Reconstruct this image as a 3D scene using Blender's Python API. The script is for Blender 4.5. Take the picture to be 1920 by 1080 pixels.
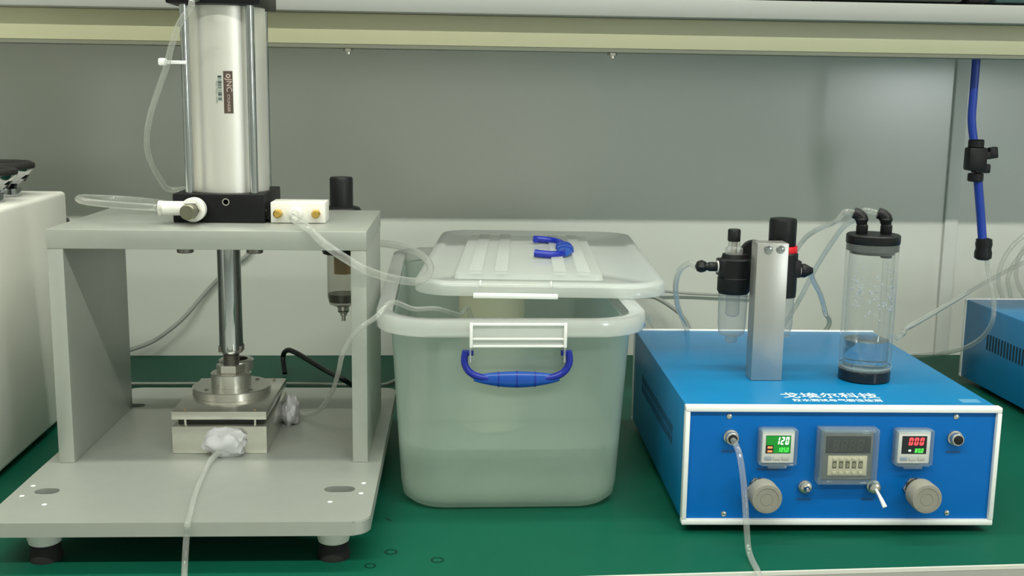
import bpy, bmesh, math, random
from mathutils import Vector, Matrix, noise
random.seed(7)
for o in list(bpy.data.objects): bpy.data.objects.remove(o)
scene = bpy.context.scene
COL = scene.collection
R = math.radians
# ------------------------------------------------------------------ camera
F_PX, PITCH, YAW, ROLL = 2088.79, R(-9.7968), R(3.7215), R(.8022)
CAM = Vector((-.1259, -.9624, .3946))
fw = Vector((math.sin(YAW)*math.cos(PITCH), math.cos(YAW)*math.cos(PITCH), math.sin(PITCH)))
rt0 = Vector((math.cos(YAW), -math.sin(YAW), 0)); up0 = rt0.cross(fw)
rt = math.cos(ROLL)*rt0 + math.sin(ROLL)*up0
up = -math.sin(ROLL)*rt0 + math.cos(ROLL)*up0
cd = bpy.data.cameras.new('camera'); cam = bpy.data.objects.new('camera', cd); COL.objects.link(cam)
cd.sensor_width = 36; cd.lens = F_PX/1920*36; cd.clip_start = .01; cd.clip_end = 50
M3 = Matrix((rt, up, -fw)).transposed()
cam.matrix_world = Matrix.Translation(CAM) @ M3.to_4x4()
scene.camera = cam
def ray(u, v): return fw*F_PX + rt*(u-960) + up*(540-v)
def at(u, v, Y):                      # a spot of the photograph at depth Y
    D = ray(u, v); return CAM + D*((Y-CAM.y)/D.y)
def atz(u, v, Z):                     # a spot of the photograph at height Z
    D = ray(u, v); return CAM + D*((Z-CAM.z)/D.z)
# ------------------------------------------------------------------ world, exposure, lamps
w = bpy.data.worlds.new('world'); scene.world = w; w.use_nodes = True
w.node_tree.nodes['Background'].inputs[0].default_value = (.5, .52, .5, 1)
w.node_tree.nodes['Background'].inputs[1].default_value = .3
scene.view_settings.view_transform = 'Standard'; scene.view_settings.look = 'None'
scene.view_settings.exposure = 0.0; scene.view_settings.gamma = 1; scene.view_settings.use_curve_mapping = False
LAMP_COLOR = (.98, 1, .89)
LAMP_Z = 1.75
LAMPS = [(.02, 27, .08), (-1.28, 60, .05)]   # Y of each ceiling strip lamp, watts, width
ADDED_WINDOW_EMIT = 16.0  # glow of the added window
# ------------------------------------------------------------------ materials
MATS = {}
def mat(name, color, rough=.5, metal=0.0, var=.06, scale=30, bump=0.0, spec=.5, coat=0.0, stretch=None, emit=None):
    if name in MATS: return MATS[name]
    m = bpy.data.materials.new(name); m.use_nodes = True; nt = m.node_tree; N = nt.nodes; L = nt.links
    b = N['Principled BSDF']; b.inputs['Roughness'].default_value = rough; b.inputs['Metallic'].default_value = metal
    b.inputs['Specular IOR Level'].default_value = spec; b.inputs['Coat Weight'].default_value = coat
    tc = N.new('ShaderNodeTexCoord'); mp = N.new('ShaderNodeMapping'); L.new(tc.outputs['Object'], mp.inputs[0])
    if stretch: mp.inputs['Scale'].default_value = stretch
    nz = N.new('ShaderNodeTexNoise'); nz.inputs['Scale'].default_value = scale; nz.inputs['Detail'].default_value = 4
    L.new(mp.outputs[0], nz.inputs['Vector'])
    mx = N.new('ShaderNodeMix'); mx.data_type = 'RGBA'
    c = Vector(color)
    mx.inputs[6].default_value = (*[max(0, x*(1-var)) for x in c], 1); mx.inputs[7].default_value = (*[min(1, x*(1+var)) for x in c], 1)
    L.new(nz.outputs[0], mx.inputs[0]); L.new(mx.outputs[2], b.inputs['Base Color'])
    if bump:
        bp = N.new('ShaderNodeBump'); bp.inputs['Strength'].default_value = bump; bp.inputs['Distance'].default_value = .001
        L.new(nz.outputs[0], bp.inputs['Height']); L.new(bp.outputs[0], b.inputs['Normal'])
    if emit:
        b.inputs['Emission Color'].default_value = (*emit[0], 1); b.inputs['Emission Strength'].default_value = emit[1]
    MATS[name] = m; return m
def clear(name, tint, alpha, rough=.05, body=(.9, .9, .88), body_amt=.1, trans=.5, gloss=1.0, edge=.35):
    """thin see-through plastic: transparent + a little diffuse/translucent body + fresnel gloss"""
    if name in MATS: return MATS[name]
    m = bpy.data.materials.new(name); m.use_nodes = True; nt = m.node_tree; N = nt.nodes; L = nt.links
    for n in list(N):
        if n.type == 'BSDF_PRINCIPLED': N.remove(n)
    out = N['Material Output']
    tr = N.new('ShaderNodeBsdfTransparent'); tr.inputs[0].default_value = (*tint, 1)
    df = N.new('ShaderNodeBsdfDiffuse'); tl = N.new('ShaderNodeBsdfTranslucent')
    nz = N.new('ShaderNodeTexNoise'); nz.inputs['Scale'].default_value = 14
    tc = N.new('ShaderNodeTexCoord'); L.new(tc.outputs['Object'], nz.inputs['Vector'])
    mc = N.new('ShaderNodeMix'); mc.data_type = 'RGBA'
    mc.inputs[6].default_value = (*[x*.94 for x in body], 1); mc.inputs[7].default_value = (*body, 1); L.new(nz.outputs[0], mc.inputs[0])
    L.new(mc.outputs[2], df.inputs[0]); L.new(mc.outputs[2], tl.inputs[0])
    m1 = N.new('ShaderNodeMixShader'); m1.inputs[0].default_value = trans; L.new(df.outputs[0], m1.inputs[1]); L.new(tl.outputs[0], m1.inputs[2])
    m2 = N.new('ShaderNodeMixShader'); L.new(m1.outputs[0], m2.inputs[1]); L.new(tr.outputs[0], m2.inputs[2])
    lw = N.new('ShaderNodeLayerWeight'); lw.inputs[0].default_value = .5
    p2 = N.new('ShaderNodeMath'); p2.operation = 'POWER'; p2.inputs[1].default_value = 2.5; L.new(lw.outputs['Facing'], p2.inputs[0])
    ed = N.new('ShaderNodeMath'); ed.operation = 'MULTIPLY_ADD'; ed.inputs[1].default_value = -edge; ed.inputs[2].default_value = alpha; ed.use_clamp = True
    L.new(p2.outputs[0], ed.inputs[0]); L.new(ed.outputs[0], m2.inputs[0])
    gl = N.new('ShaderNodeBsdfGlossy'); gl.inputs['Roughness'].default_value = rough
    pw = N.new('ShaderNodeMath'); pw.operation = 'POWER'; pw.inputs[1].default_value = 4.0; L.new(lw.outputs['Facing'], pw.inputs[0])
    ma = N.new('ShaderNodeMath'); ma.operation = 'MULTIPLY_ADD'; ma.inputs[1].default_value = .55; ma.inputs[2].default_value = .04; L.new(pw.outputs[0], ma.inputs[0])
    ml = N.new('ShaderNodeMath'); ml.operation = 'MULTIPLY'; ml.inputs[1].default_value = gloss; L.new(ma.outputs[0], ml.inputs[0])
    m3 = N.new('ShaderNodeMixShader'); L.new(ml.outputs[0], m3.inputs[0]); L.new(m2.outputs[0], m3.inputs[1]); L.new(gl.outputs[0], m3.inputs[2])
    L.new(m3.outputs[0], out.inputs[0]); MATS[name] = m; return m
ALU = mat('anodised_aluminium', (.40, .42, .385), .42, .45, .05, 60, .05)
ALU2 = mat('machined_aluminium', (.62, .61, .56), .24, .9, .05, 80, .04)
BRUSH = mat('brushed_barrel', (.84, .82, .77), .40, .75, .05, 40, .03, stretch=(1, 1, .05))
CHROME = mat('polished_steel', (.42, .44, .45), .10, 1, .04, 20, 0, stretch=(1, 1, .05))
STEEL = mat('bright_steel', (.62, .60, .55), .25, .9, .08, 90)
DSTEEL = mat('dark_steel', (.16, .15, .13), .35, .8, .1, 90)
BRASS = mat('brass', (.72, .47, .12), .28, .9, .08, 70)
BLACK = mat('black_plastic', (.008, .009, .010), .42, 0, .1, 40, spec=.3)
BLACKM = mat('black_anodised', (.006, .006, .007), .45, 0, .1, 50, spec=.25)
RUBBER = mat('black_rubber', (.012, .011, .010), .8, 0, .1, 50)
WHITEP = mat('white_plastic', (.80, .79, .74), .35, 0, .03, 30)
WHITEB = mat('white_enamel', (.86, .85, .78), .4, 0, .03, 12, .02)
FRAME = mat('white_frame', (.86, .87, .86), .3, 0, .03, 20)
BLUE = mat('blue_enamel', (.004, .175, .40), .33, 0, .06, 25, .02, spec=.25)
BLUEP = mat('blue_panel', (.0005, .135, .48), .4, 0, .05, 25, .02, spec=.2)
BLUEH = mat('blue_handle', (.008, .022, .33), .3, 0, .08, 60)
HOSE = mat('blue_hose', (.012, .05, .38), .35, 0, .06, 40)
GREEN = mat('green_mat', (.003, .088, .052), .5, 0, .12, 5, .03, spec=.15)
GREY = mat('grey_edge', (.36, .36, .33), .5, 0, .06, 20)
WALL = mat('wall_paint', (.80, .81, .75), .2, 0, .025, 3, 0, spec=.5)
PAINT = mat('room_paint', (.82, .83, .79), .7, 0, .03, 3)
FLOORM = mat('floor_vinyl', (.42, .45, .43), .45, 0, .08, 4)
SHELF = mat('shelf_board', (.35, .36, .34), .45, 0, .04, 14)
CREAM = mat('cream_beam', (.52, .51, .34), .42, 0, .04, 14)
KNOB = mat('grey_knob', (.27, .26, .22), .55, 0, .05, 50)
PUTTY = mat('grey_putty', (.50, .50, .52), .6, 0, .12, 60, .4)
CREAMP = mat('cream_plastic', (.80, .76, .58), .5, 0, .03, 20)
AMBER = mat('amber_filter', (.42, .26, .08), .5, 0, .1, 60)
RED = mat('red_ring', (.75, .01, .02), .35, 0, .05, 40)
LABEL = mat('brown_label', (.085, .055, .042), .45, 0, .1, 60)
LABELT = mat('label_print', (.62, .50, .46), .5, 0, .1, 60)
INK = mat('dark_ink', (.03, .05, .045), .6, 0, .2, 80)
PRINT = mat('white_print', (.80, .88, .90), .5, 0, .05, 60)
TIMERG = mat('timer_face', (.58, .54, .40), .5, 0, .05, 50)
SCRDK = mat('dark_display', (.010, .016, .018), .25, 0, .1, 60)
SCRG = mat('green_screen', (.005, .10, .012), .4, 0, .05, 60, emit=((.0, .28, .02), .7))
DIGW = mat('lit_white_digit', (.8, .9, .8), .5, 0, .02, 60, emit=((.75, 1, .75), .9))
DIGG = mat('lit_green_digit', (.1, .8, .1), .5, 0, .02, 60, emit=((.08, .9, .08), .8))
DIGR = mat('lit_red_digit', (.9, .1, .1), .5, 0, .02, 60, emit=((1, .03, .05), 1.3))
DIGO = mat('lit_orange_mark', (.9, .3, .1), .5, 0, .02, 60, emit=((1, .16, .03), 1.2))
CASE = mat('grey_display_case', (.62, .63, .60), .35, 0, .03, 40)
BTN = mat('grey_blue_button', (.28, .34, .42), .5, 0, .05, 50)
DARKG = mat('dark_green_case', (.018, .028, .026), .5, 0, .2, 9)
CABLEG = mat('grey_cable', (.42, .43, .40), .45, 0, .04, 30)
STRANDW = mat('off_white', (.62, .62, .58), .45, 0, .04, 30)
TUBE = clear('clear_tube', (.95, .96, .95), .86, .05, (.80, .81, .77), .3, .35, 1.6, .55)
ACRYL = clear('clear_acrylic', (.985, .99, .99), .975, .03, (.8, .85, .85), .1, .5, 1.0, .25)
COVER = clear('clear_cover', (.93, .96, .97), .86, .08, (.55, .66, .70), .1, .3)
BOWL = clear('bowl_plastic', (.94, .95, .95), .78, .08, (.74, .76, .76), .3, .5)
BOWLD = clear('smoky_bowl', (.90, .90, .86), .76, .08, (.60, .60, .54), .3, .5)
MILK = clear('milky_plastic', (.93, .96, .94), .60, .2, (.60, .72, .66), .5, .55, 1, .5)
MILK2 = clear('milky_rim', (.93, .95, .93), .42, .16, (.90, .92, .90), .5, .45, 2.0)
LIDM = clear('milky_lid', (.94, .96, .95), .56, .2, (.92, .94, .92), .5, .5, 1.0, .4)
WATER = clear('tank_water', (.55, .78, .93), .88, .03, (.3, .5, .6), .1, .5)
WATERM = clear('cloudy_water', (.97, .98, .95), .78, .1, (.93, .95, .86), .4, .4)
WATERG = mat('clear_water', (.62, .82, .95), .0, 0, .02, 10)
WATERG.node_tree.nodes['Principled BSDF'].inputs['Transmission Weight'].default_value = 1
WATERG.node_tree.nodes['Principled BSDF'].inputs['IOR'].default_value = 1.33
DROP = clear('water_droplet', (.9, .95, 1), .6, .02, (.9, .92, .95), .3, .3, 2.0)
# ------------------------------------------------------------------ mesh helpers
def finish(bm, smooth=35):
    bmesh.ops.recalc_face_normals(bm, faces=bm.faces)
    for f in bm.faces: f.smooth = smooth > 0
    return bm
def box(c, s, bev=0, seg=2, bm=None):
    """box with centre c and size s"""
    own = bm is None
    b2 = bmesh.new(); bmesh.ops.create_cube(b2, size=1)
    bmesh.ops.scale(b2, vec=s, verts=b2.verts); bmesh.ops.translate(b2, vec=c, verts=b2.verts)
    if bev: bmesh.ops.bevel(b2, geom=list(b2.edges), offset=bev, segments=seg, affect='EDGES', profile=.5)
    if own: return b2
    merge(bm, b2); return bm
def boxl(x0, x1, y0, y1, z0, z1, bev=0, seg=2):
    return box(((x0+x1)/2, (y0+y1)/2, (z0+z1)/2), (x1-x0, y1-y0, z1-z0), bev, seg)
def merge(a, b, M=None):
    if M is not None: bmesh.ops.transform(b, matrix=M, verts=b.verts)
    me = bpy.data.meshes.new('tmp'); b.to_mesh(me); b.free(); a.from_mesh(me); bpy.data.meshes.remove(me); return a
def join(*bms):
    a = bms[0]
    for b in bms[1:]: merge(a, b)
    return a
def lathe(prof, n=32, c=(0, 0, 0), axis='Z', cap=True):
    bm = bmesh.new(); rings = []
    for r, z in prof:
        if r < 1e-6: rings.append([bm.verts.new((0, 0, z))])
        else: rings.append([bm.verts.new((r*math.cos(2*math.pi*i/n), r*math.sin(2*math.pi*i/n), z)) for i in range(n)])
    for a, b in zip(rings, rings[1:]):
        for i in range(n):
            j = (i+1) % n
            q = [a[i % len(a)], a[j % len(a)], b[j % len(b)], b[i % len(b)]]
            u = list(dict.fromkeys(q))
            if len(u) > 2: bm.faces.new(u)
    if cap:
        if len(rings[0]) > 1: bm.faces.new(rings[0][::-1])
        if len(rings[-1]) > 1: bm.faces.new(rings[-1])
    place(bm, c, axis); return bm
def place(bm, c, axis='Z'):
    M = Matrix.Translation(c)
    if axis == 'Y': M = M @ Matrix.Rotation(R(-90), 4, 'X')     # +z -> +y
    if axis == '-Y': M = M @ Matrix.Rotation(R(90), 4, 'X')     # +z -> -y
    if axis == 'X': M = M @ Matrix.Rotation(R(90), 4, 'Y')
    if axis == '-X': M = M @ Matrix.Rotation(R(-90), 4, 'Y')
    bmesh.ops.transform(bm, matrix=M, verts=bm.verts); return bm
def cyl(r, h, c=(0, 0, 0), axis='Z', n=28, ch=.0):
    p = [(r-ch, 0), (r, ch), (r, h-ch), (r-ch, h)] if ch else [(r, 0), (r, h)]
    return lathe(p, n, c, axis)
def ring(r0, r1, h, c=(0, 0, 0), axis='Z', n=32):
    return lathe([(r0, 0), (r1, 0), (r1, h), (r0, h), (r0, 0)], n, c, axis, cap=False)
def hexa(r, h, c=(0, 0, 0), axis='Z', ch=.0006):
    return cyl(r, h, c, axis, 6, ch)
def prism(pts, z0, z1, bev=0):
    bm = bmesh.new(); a = [bm.verts.new((x, y, z0)) for x, y in pts]; b = [bm.verts.new((x, y, z1)) for x, y in pts]
    n = len(pts); bm.faces.new(a[::-1]); bm.faces.new(b)
    for i in range(n): bm.faces.new((a[i], a[(i+1) % n], b[(i+1) % n], b[i]))
    if bev:
        es = [e for e in bm.edges if abs(e.verts[0].co.z-e.verts[1].co.z) < 1e-6]
        bmesh.ops.bevel(bm, geom=es, offset=bev, segments=2, affect='EDGES')
    return bm
def rrect(hw, hd, r, n=6, cx=0, cy=0):
    pts = []
    for k, (sx, sy) in enumerate(((1, 1), (-1, 1), (-1, -1), (1, -1))):
        for i in range(n+1):
            a = R(90*k) + R(90)*i/n
            pts.append((cx+sx*(hw-r)+r*math.cos(a), cy+sy*(hd-r)+r*math.sin(a)))
    return pts
def loft(rings, close=True, caps=(True, True)):
    bm = bmesh.new(); V = [[bm.verts.new(p) for p in r] for r in rings]; n = len(V[0])
    for a, b in zip(V, V[1:]):
        for i in range(n): bm.faces.new((a[i], a[(i+1) % n], b[(i+1) % n], b[i]))
    if caps[0]: bm.faces.new(V[0][::-1])
    if caps[1]: bm.faces.new(V[-1])
    return bm
def spline(pts, n=10):
    P = [Vector(p) for p in pts]; P = [P[0]*2-P[1]] + P + [P[-1]*2-P[-2]]; out = []
    for i in range(1, len(P)-2):
        for k in range(n):
            t = k/n; a, b, c, d = P[i-1], P[i], P[i+1], P[i+2]
            out.append(.5*((2*b)+(c-a)*t+(2*a-5*b+4*c-d)*t*t+(3*b-a-3*c+d)*t**3))
    out.append(P[-2]); return out
def sweep(pts, r, n=12, sm=10, hollow=0):
    P = spline(pts, sm) if sm else [Vector(p) for p in pts]
    T = [(P[min(i+1, len(P)-1)]-P[max(i-1, 0)]).normalized() for i in range(len(P))]
    nrm = T[0].orthogonal().normalized(); rings = []; inner = []
    for i, p in enumerate(P):
        nrm = (nrm - T[i]*nrm.dot(T[i])).normalized(); bn = T[i].cross(nrm)
        rr = r(i/(len(P)-1)) if callable(r) else r
        rings.append([p + (nrm*math.cos(2*math.pi*k/n)+bn*math.sin(2*math.pi*k/n))*rr for k in range(n)])
        inner.append([p + (nrm*math.cos(2*math.pi*k/n)+bn*math.sin(2*math.pi*k/n))*rr*hollow for k in range(n)])
    if hollow: return loft(rings + inner[::-1] + [rings[0]], caps=(False, False))
    return loft(rings)
def obj(name, bm, m, parent=None, smooth=35, loc=None, rot=None):
    if isinstance(bm, bmesh.types.BMesh):
        finish(bm, smooth); me = bpy.data.meshes.new(name); bm.to_mesh(me); bm.free()
        if smooth: me.set_sharp_from_angle(angle=R(smooth))
    else: me = bm
    if m is not None and not me.materials: me.materials.append(m)
    o = bpy.data.objects.new(name, me); COL.objects.link(o); o.parent = parent
    if loc is not None: o.location = loc
    if rot is not None: o.rotation_euler = rot
    return o
def tag(o, label, cat, group=None, kind=None):
    o['label'] = label; o['category'] = cat
    if group: o['group'] = group
    if kind: o['kind'] = kind
    return o
def thing(name, label, cat, loc=(0, 0, 0), rz=0, group=None):
    o = bpy.data.objects.new(name, None); COL.objects.link(o); o.empty_display_size = .02
    o.location = loc; o.rotation_euler = (0, 0, rz); return tag(o, label, cat, group)
def struct(name, bm, m, parent=None):
    o = obj(name, bm, m, parent)
    if parent is None: o['kind'] = 'structure'
    return o
def cut(bm, cutters):
    """boolean holes cut for real through a plate"""
    a = bpy.data.objects.new('tmp_a', bpy.data.meshes.new('tmp_a')); finish(bm, 0); bm.to_mesh(a.data); bm.free(); COL.objects.link(a)
    c0 = cutters[0]
    for c in cutters[1:]: merge(c0, c)
    finish(c0, 0); b = bpy.data.objects.new('tmp_b', bpy.data.meshes.new('tmp_b')); c0.to_mesh(b.data); c0.free(); COL.objects.link(b)
    md = a.modifiers.new('b', 'BOOLEAN'); md.object = b; md.operation = 'DIFFERENCE'; md.solver = 'EXACT'; md.use_self = True
    dg = bpy.context.evaluated_depsgraph_get(); me = bpy.data.meshes.new_from_object(a.evaluated_get(dg))
    bpy.data.objects.remove(a); bpy.data.objects.remove(b)
    out = bmesh.new(); out.from_mesh(me); bpy.data.meshes.remove(me); return out
def text(body, size, ext=.0001, w=None, bold=0):
    cu = bpy.data.curves.new('txt', 'FONT'); cu.body = body; cu.size = size; cu.extrude = ext; cu.align_x = 'CENTER'; cu.align_y = 'CENTER'; cu.offset = bold
    cu.resolution_u = 3
    o = bpy.data.objects.new('txt', cu); COL.objects.link(o); bpy.context.view_layer.update()
    dg = bpy.context.evaluated_depsgraph_get(); me = bpy.data.meshes.new_from_object(o.evaluated_get(dg)); bpy.data.objects.remove(o)
    bm = bmesh.new(); bm.from_mesh(me); bpy.data.meshes.remove(me)
    if bm.verts:
        xs = [v.co.x for v in bm.verts]; ys = [v.co.y for v in bm.verts]
        bmesh.ops.translate(bm, vec=(-(min(xs)+max(xs))/2, -(min(ys)+max(ys))/2, 0), verts=bm.verts)
        if w: bmesh.ops.scale(bm, vec=(w/(max(xs)-min(xs)), 1, 1), verts=bm.verts)
    return bm
SEG = {'0': 'abcdef', '1': 'bc', '2': 'abged', '3': 'abgcd', '5': 'afgcd', '8': 'abcdefg', '.': '.'}
def digits(body, w, h, th, slant=.12):
    """seven segment figures, centred, w wide and h tall in all"""
    n = len(body.replace('.', '')); cw = w/n; dw = cw*.74; bm = bmesh.new(); x = -w/2+cw/2
    for ch in body:
        if ch == '.': merge(bm, box((x-cw/2, -h/2+th/2, 0), (th, th, .0002))); continue
        for sg in SEG[ch]:
            c, sz = {'a': ((0, h/2-th/2), (dw-th, th)), 'g': ((0, 0), (dw-th, th)), 'd': ((0, -h/2+th/2), (dw-th, th)), 'b': ((dw/2-th/2, h/4), (th, h/2-th*.6)), 'c': ((dw/2-th/2, -h/4), (th, h/2-th*.6)),
                     'f': ((-dw/2+th/2, h/4), (th, h/2-th*.6)), 'e': ((-dw/2+th/2, -h/4), (th, h/2-th*.6))}[sg]
            merge(bm, box((x+c[0], c[1], 0), (sz[0], sz[1], .0002)))
        x += cw
    for v in bm.verts: v.co.x += v.co.y*slant
    return bm
def mv(bm, M): bmesh.ops.transform(bm, matrix=M, verts=bm.verts); return bm
T = Matrix.Translation
def RX(a): return Matrix.Rotation(R(a), 4, 'X')
def RY(a): return Matrix.Rotation(R(a), 4, 'Y')
def RZ(a): return Matrix.Rotation(R(a), 4, 'Z')
# ================================================================== THE ROOM
XW, YB, YF, ZF, ZC = 3.2, .71, -4.0, -.75, 1.85
struct('wall_back', boxl(-XW, XW, YB, YB+.1, ZF, ZC), WALL)
struct('wall_left', boxl(-XW-.1, -XW, YF, YB+.1, ZF, ZC), PAINT)
struct('wall_right', boxl(XW, XW+.1, YF, YB+.1, ZF, ZC), PAINT)
struct('floor', boxl(-XW-.1, XW+.1, YF-.1, YB+.1, ZF-.1, ZF), FLOORM)
struct('ceiling', boxl(-XW-.1, XW+.1, YF-.1, YB+.1, ZC, ZC+.1), PAINT)
WX0, WX1, WZ0, WZ1 = 2.32, 2.86, .30, 1.2  # unseen window, added to give the back wall its bright reflection
wf = bmesh.new()
for b in ((-XW, WX0, ZF, ZC), (WX1, XW, ZF, ZC), (WX0, WX1, ZF, WZ0), (WX0, WX1, WZ1, ZC)):
    merge(wf, boxl(b[0], b[1], YF-.1, YF, b[2], b[3]))
struct('wall_front', wf, PAINT)
win = struct('added_window_1', join(boxl(WX0, WX1, YF-.06, YF+.01, WZ0, WZ0+.03), boxl(WX0, WX1, YF-.06, YF+.01, WZ1-.03, WZ1),
             boxl(WX0, WX0+.03, YF-.06, YF+.01, WZ0+.03, WZ1-.03), boxl(WX1-.03, WX1, YF-.06, YF+.01, WZ0+.03, WZ1-.03)), WHITEP)
GLOWPANE = mat('added_glow_pane', (.8, .85, .9), .3, 0, .02, 5, emit=((.95, 1, 1), ADDED_WINDOW_EMIT))  # glowing pane of the added window
obj('pane', boxl(WX0+.03, WX1-.03, YF-.05, YF-.04, WZ0+.03, WZ1-.03), GLOWPANE, win)
struct('trim_1', boxl(.651, .672, YB-.006, YB, 0, .47, .002), PAINT)
for i, (ly, pw, lw) in enumerate(LAMPS):
    lab = ['long ceiling strip lamp right above the workbench', 'long ceiling strip lamp a step in front of the workbench', 'long ceiling strip lamp near the added far window'][i]
    t = thing('ceiling_lamp', lab, 'lamp', (0, ly, LAMP_Z), group='ceiling strip lamps')
    obj('housing', boxl(-1.6, 1.6, -lw/2-.02, lw/2+.02, .004, ZC-LAMP_Z, .004), WHITEP, t)
    ld = bpy.data.lights.new('tube_light', 'AREA'); ld.shape = 'RECTANGLE'; ld.size = 3.1; ld.size_y = lw; ld.energy = pw; ld.color = LAMP_COLOR
    lo = bpy.data.objects.new('tube_light', ld); COL.objects.link(lo); lo.parent = t; lo.location = (0, 0, -.001)
# ================================================================== WORKBENCH
bench = thing('workbench', 'long workbench with a green mat top and grey front edge', 'table', (0, .3, ZF))
def fy(x): return -.0926 + .032*x
pts = [(-2.2, fy(-2.2)), (2.2, fy(2.2)), (2.2, YB), (-2.2, YB)]
def wb(x, y, z): return (x, y-.3, z-ZF)
tp = prism([(p[0], p[1]-.3) for p in pts], -.004-ZF, 0-ZF)
GRN = obj('mat_top', tp, GREEN, bench)
def strip(z0, z1, d0, d1):
    return prism([(-2.2, fy(-2.2)-.3-d1), (2.2, fy(2.2)-.3-d1), (2.2, fy(2.2)-.3-d0), (-2.2, fy(-2.2)-.3-d0)], z0-ZF, z1-ZF)
obj('edge_strip', strip(-.0030, .0004, .0001, .0024), mat('white_edge', (.62, .62, .56), .4), bench)
obj('front_edge', strip(-.036, -.0045, -.02, -.0002), GREY, bench)
obj('edge_band', strip(-.036, -.0031, .0001, .0020), GREY, bench)
obj('table_board', prism([(p[0], p[1]-.3+(.021 if i < 2 else 0)) for i, p in enumerate(pts)], -.036-ZF, -.0042-ZF), GREY, bench)
obj('front_rail', strip(-.085, -.0365, -.06, -.03), GREY, bench)
for x in (-2.1, -.7, .7, 2.1):
    for y in (fy(x)+.08, YB-.06):
        obj('leg', boxl(x-.02, x+.02, y-.3-.02, y-.3+.02, 0, -.0365-ZF), GREY, bench)
# ring marks and scuffs on the mat
MARK = mat('dark_mark', (.002, .030, .019), .5, 0, .2, 40, spec=.15)
for (u, v, r) in ((733, 1035, .0058), (820, 1050, .0058), (694, 1061, .005)):
    p = atz(u, v, 0); obj('ring_mark', ring(r*.72, r, .0002, (p.x, p.y-.3, -ZF), n=24), MARK, bench)
p = atz(728, 974, 0); obj('scuff_mark', mv(box((0, 0, 0), (.008, .0022, .0003), 0), T((p.x, p.y-.3, -ZF)) @ RZ(-50)), MARK, bench)
# ================================================================== SHELF
SY = .40
shelf = thing('wall_shelf', 'long grey shelf over the bench carried on a cream beam', 'shelf', (0, SY, .448))
zbb, zbt, zfb = .4521-.448, .4902-.448, .4884-.448
obj('board', boxl(-2.2, 2.2, -.026, YB-SY-.001, zfb, zfb+.0215, .001), SHELF, shelf)
obj('beam', boxl(-2.2, 2.2, 0, .03, zbb, zfb-.0002, .0015), CREAM, shelf)
obj('beam_lip', boxl(-2.2, 2.2, .001, .04, zbb-.0042, zbb-.0001, 0), mat('beam_lip_dark', (.20, .21, .16), .5), shelf)  # strip below the beam, darker than the beam itself
for u, v in ((653, 89), (1148, 100)):
    q = at(u, v, SY+.012)
    bo = obj('bolt', hexa(.0062, .004, (q.x, .012, zbb-.0082)), STEEL, shelf); obj('bolt_end', cyl(.003, .003, (q.x, .012, zbb-.0112)), STEEL, bo)
for x in (-1.6, 1.6):
    obj('bracket', boxl(x-.015, x+.015, .03, YB-SY-.001, -.02, zfb-.0003), CREAM, shelf)
# equipment standing on the shelf, only its foot is in view
topz = .448 + zfb + .0215
for k, (x0, x1, c, lab) in enumerate(((.245, .325, DARKG, 'dark flat case on the shelf, leftmost of the dark cases at the top edge'),
        (.330, .505, mat('grey_green_case', (.045, .055, .05), .5), 'long grey green case in the middle of the shelf edge'),
        (.512, .540, BLACK, 'short black block on the shelf beside the teal case'),
        (.546, .640, mat('teal_case', (.03, .07, .075), .5), 'teal case on the shelf at the right edge of the picture'))):
    t = thing('equipment_case', lab, 'case', ((x0+x1)/2, SY+.05, topz), group='dark cases on the shelf')
    hw = (x1-x0)/2
    obj('case_body', boxl(-hw, hw, -.06, .10, .004, .06, .003), c, t)
    obj('case_lid', boxl(-hw, hw, -.06, .10, .061, .072, .003), c, t)
    for sx in (-1, 1):
        for yy in (-.045, .085): obj('foot', cyl(.006, .004, (sx*(hw-.009), yy, 0), n=12), RUBBER, t)
# ================================================================== PRESS
press = thing('bench_press', 'aluminium pneumatic bench press with tall cylinder on a grey portal frame', 'press', (-.4882, .0804, 0), R(-.8025))
ZB, PT, PTH, BTH = .0435, .26784, .0181, .0123
BX0, BX1, BY0, BY1 = -.0125, .3057, -.1523, .2786
base = prism(rrect((BX1-BX0)/2, (BY1-BY0)/2, .014, 6, (BX0+BX1)/2, (BY0+BY1)/2), ZB-BTH, ZB, .0008)
S = 1.045
holes = []
def slot(cx, cy, hl, r):
    pts = []
    for k in range(9): a = R(-90+180*k/8); pts.append((cx+hl+r*math.cos(a), cy+r*math.sin(a)))
    for k in range(9): a = R(90+180*k/8); pts.append((cx-hl+r*math.cos(a), cy+r*math.sin(a)))
    return prism(pts, ZB-.03, ZB+.01)
holes += [slot(.2615*S, -.0710*S, .0062, .0078), slot(.0152*S, -.0734*S, .0032, .0075), slot(.2615*S, .2, .0062, .0078), slot(.0152*S, .2, .0032, .0075)]
for hx, hy in ((-.0013, -.0601), (-.0015, -.0847), (.0241, -.1048), (.2809, -.0563), (.2807, -.0815), (.2567, -.1015)):
    holes.append(cyl(.0023, .05, (hx*S, hy*S, ZB-.03), n=10))
obj('base_plate', cut(base, holes), ALU, press)
for hx, hy in ((-.0013, -.0601), (-.0015, -.0847), (.0241, -.1048), (.2809, -.0563), (.2807, -.0815), (.2567, -.1015)):
    obj('set_screw', cyl(.0022, .0088, (hx*S, hy*S, ZB-.0087), n=10), FRAME, press)
for fx, fyy in ((.0275*S, -.1220), (.261*S, -.1220), (.0275*S, .235), (.261*S, .235)):
    f = obj('foot', lathe([(.0148, ZB-BTH), (.0148, .0225), (.0132, .0155), (.010, .0135)], 28, (fx, fyy, 0)), WHITEP, press)
    obj('rubber_pad', lathe([(.0135, 0), (.0140, .003), (.0120, .0138)], 28, (fx, fyy, 0)), RUBBER, f)
CW, CR, CD = .0145, .2927, .1931
obj('column', boxl(0, CW, 0, CD, ZB+.0001, PT-PTH-.0001, .0005), ALU, press)
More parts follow.
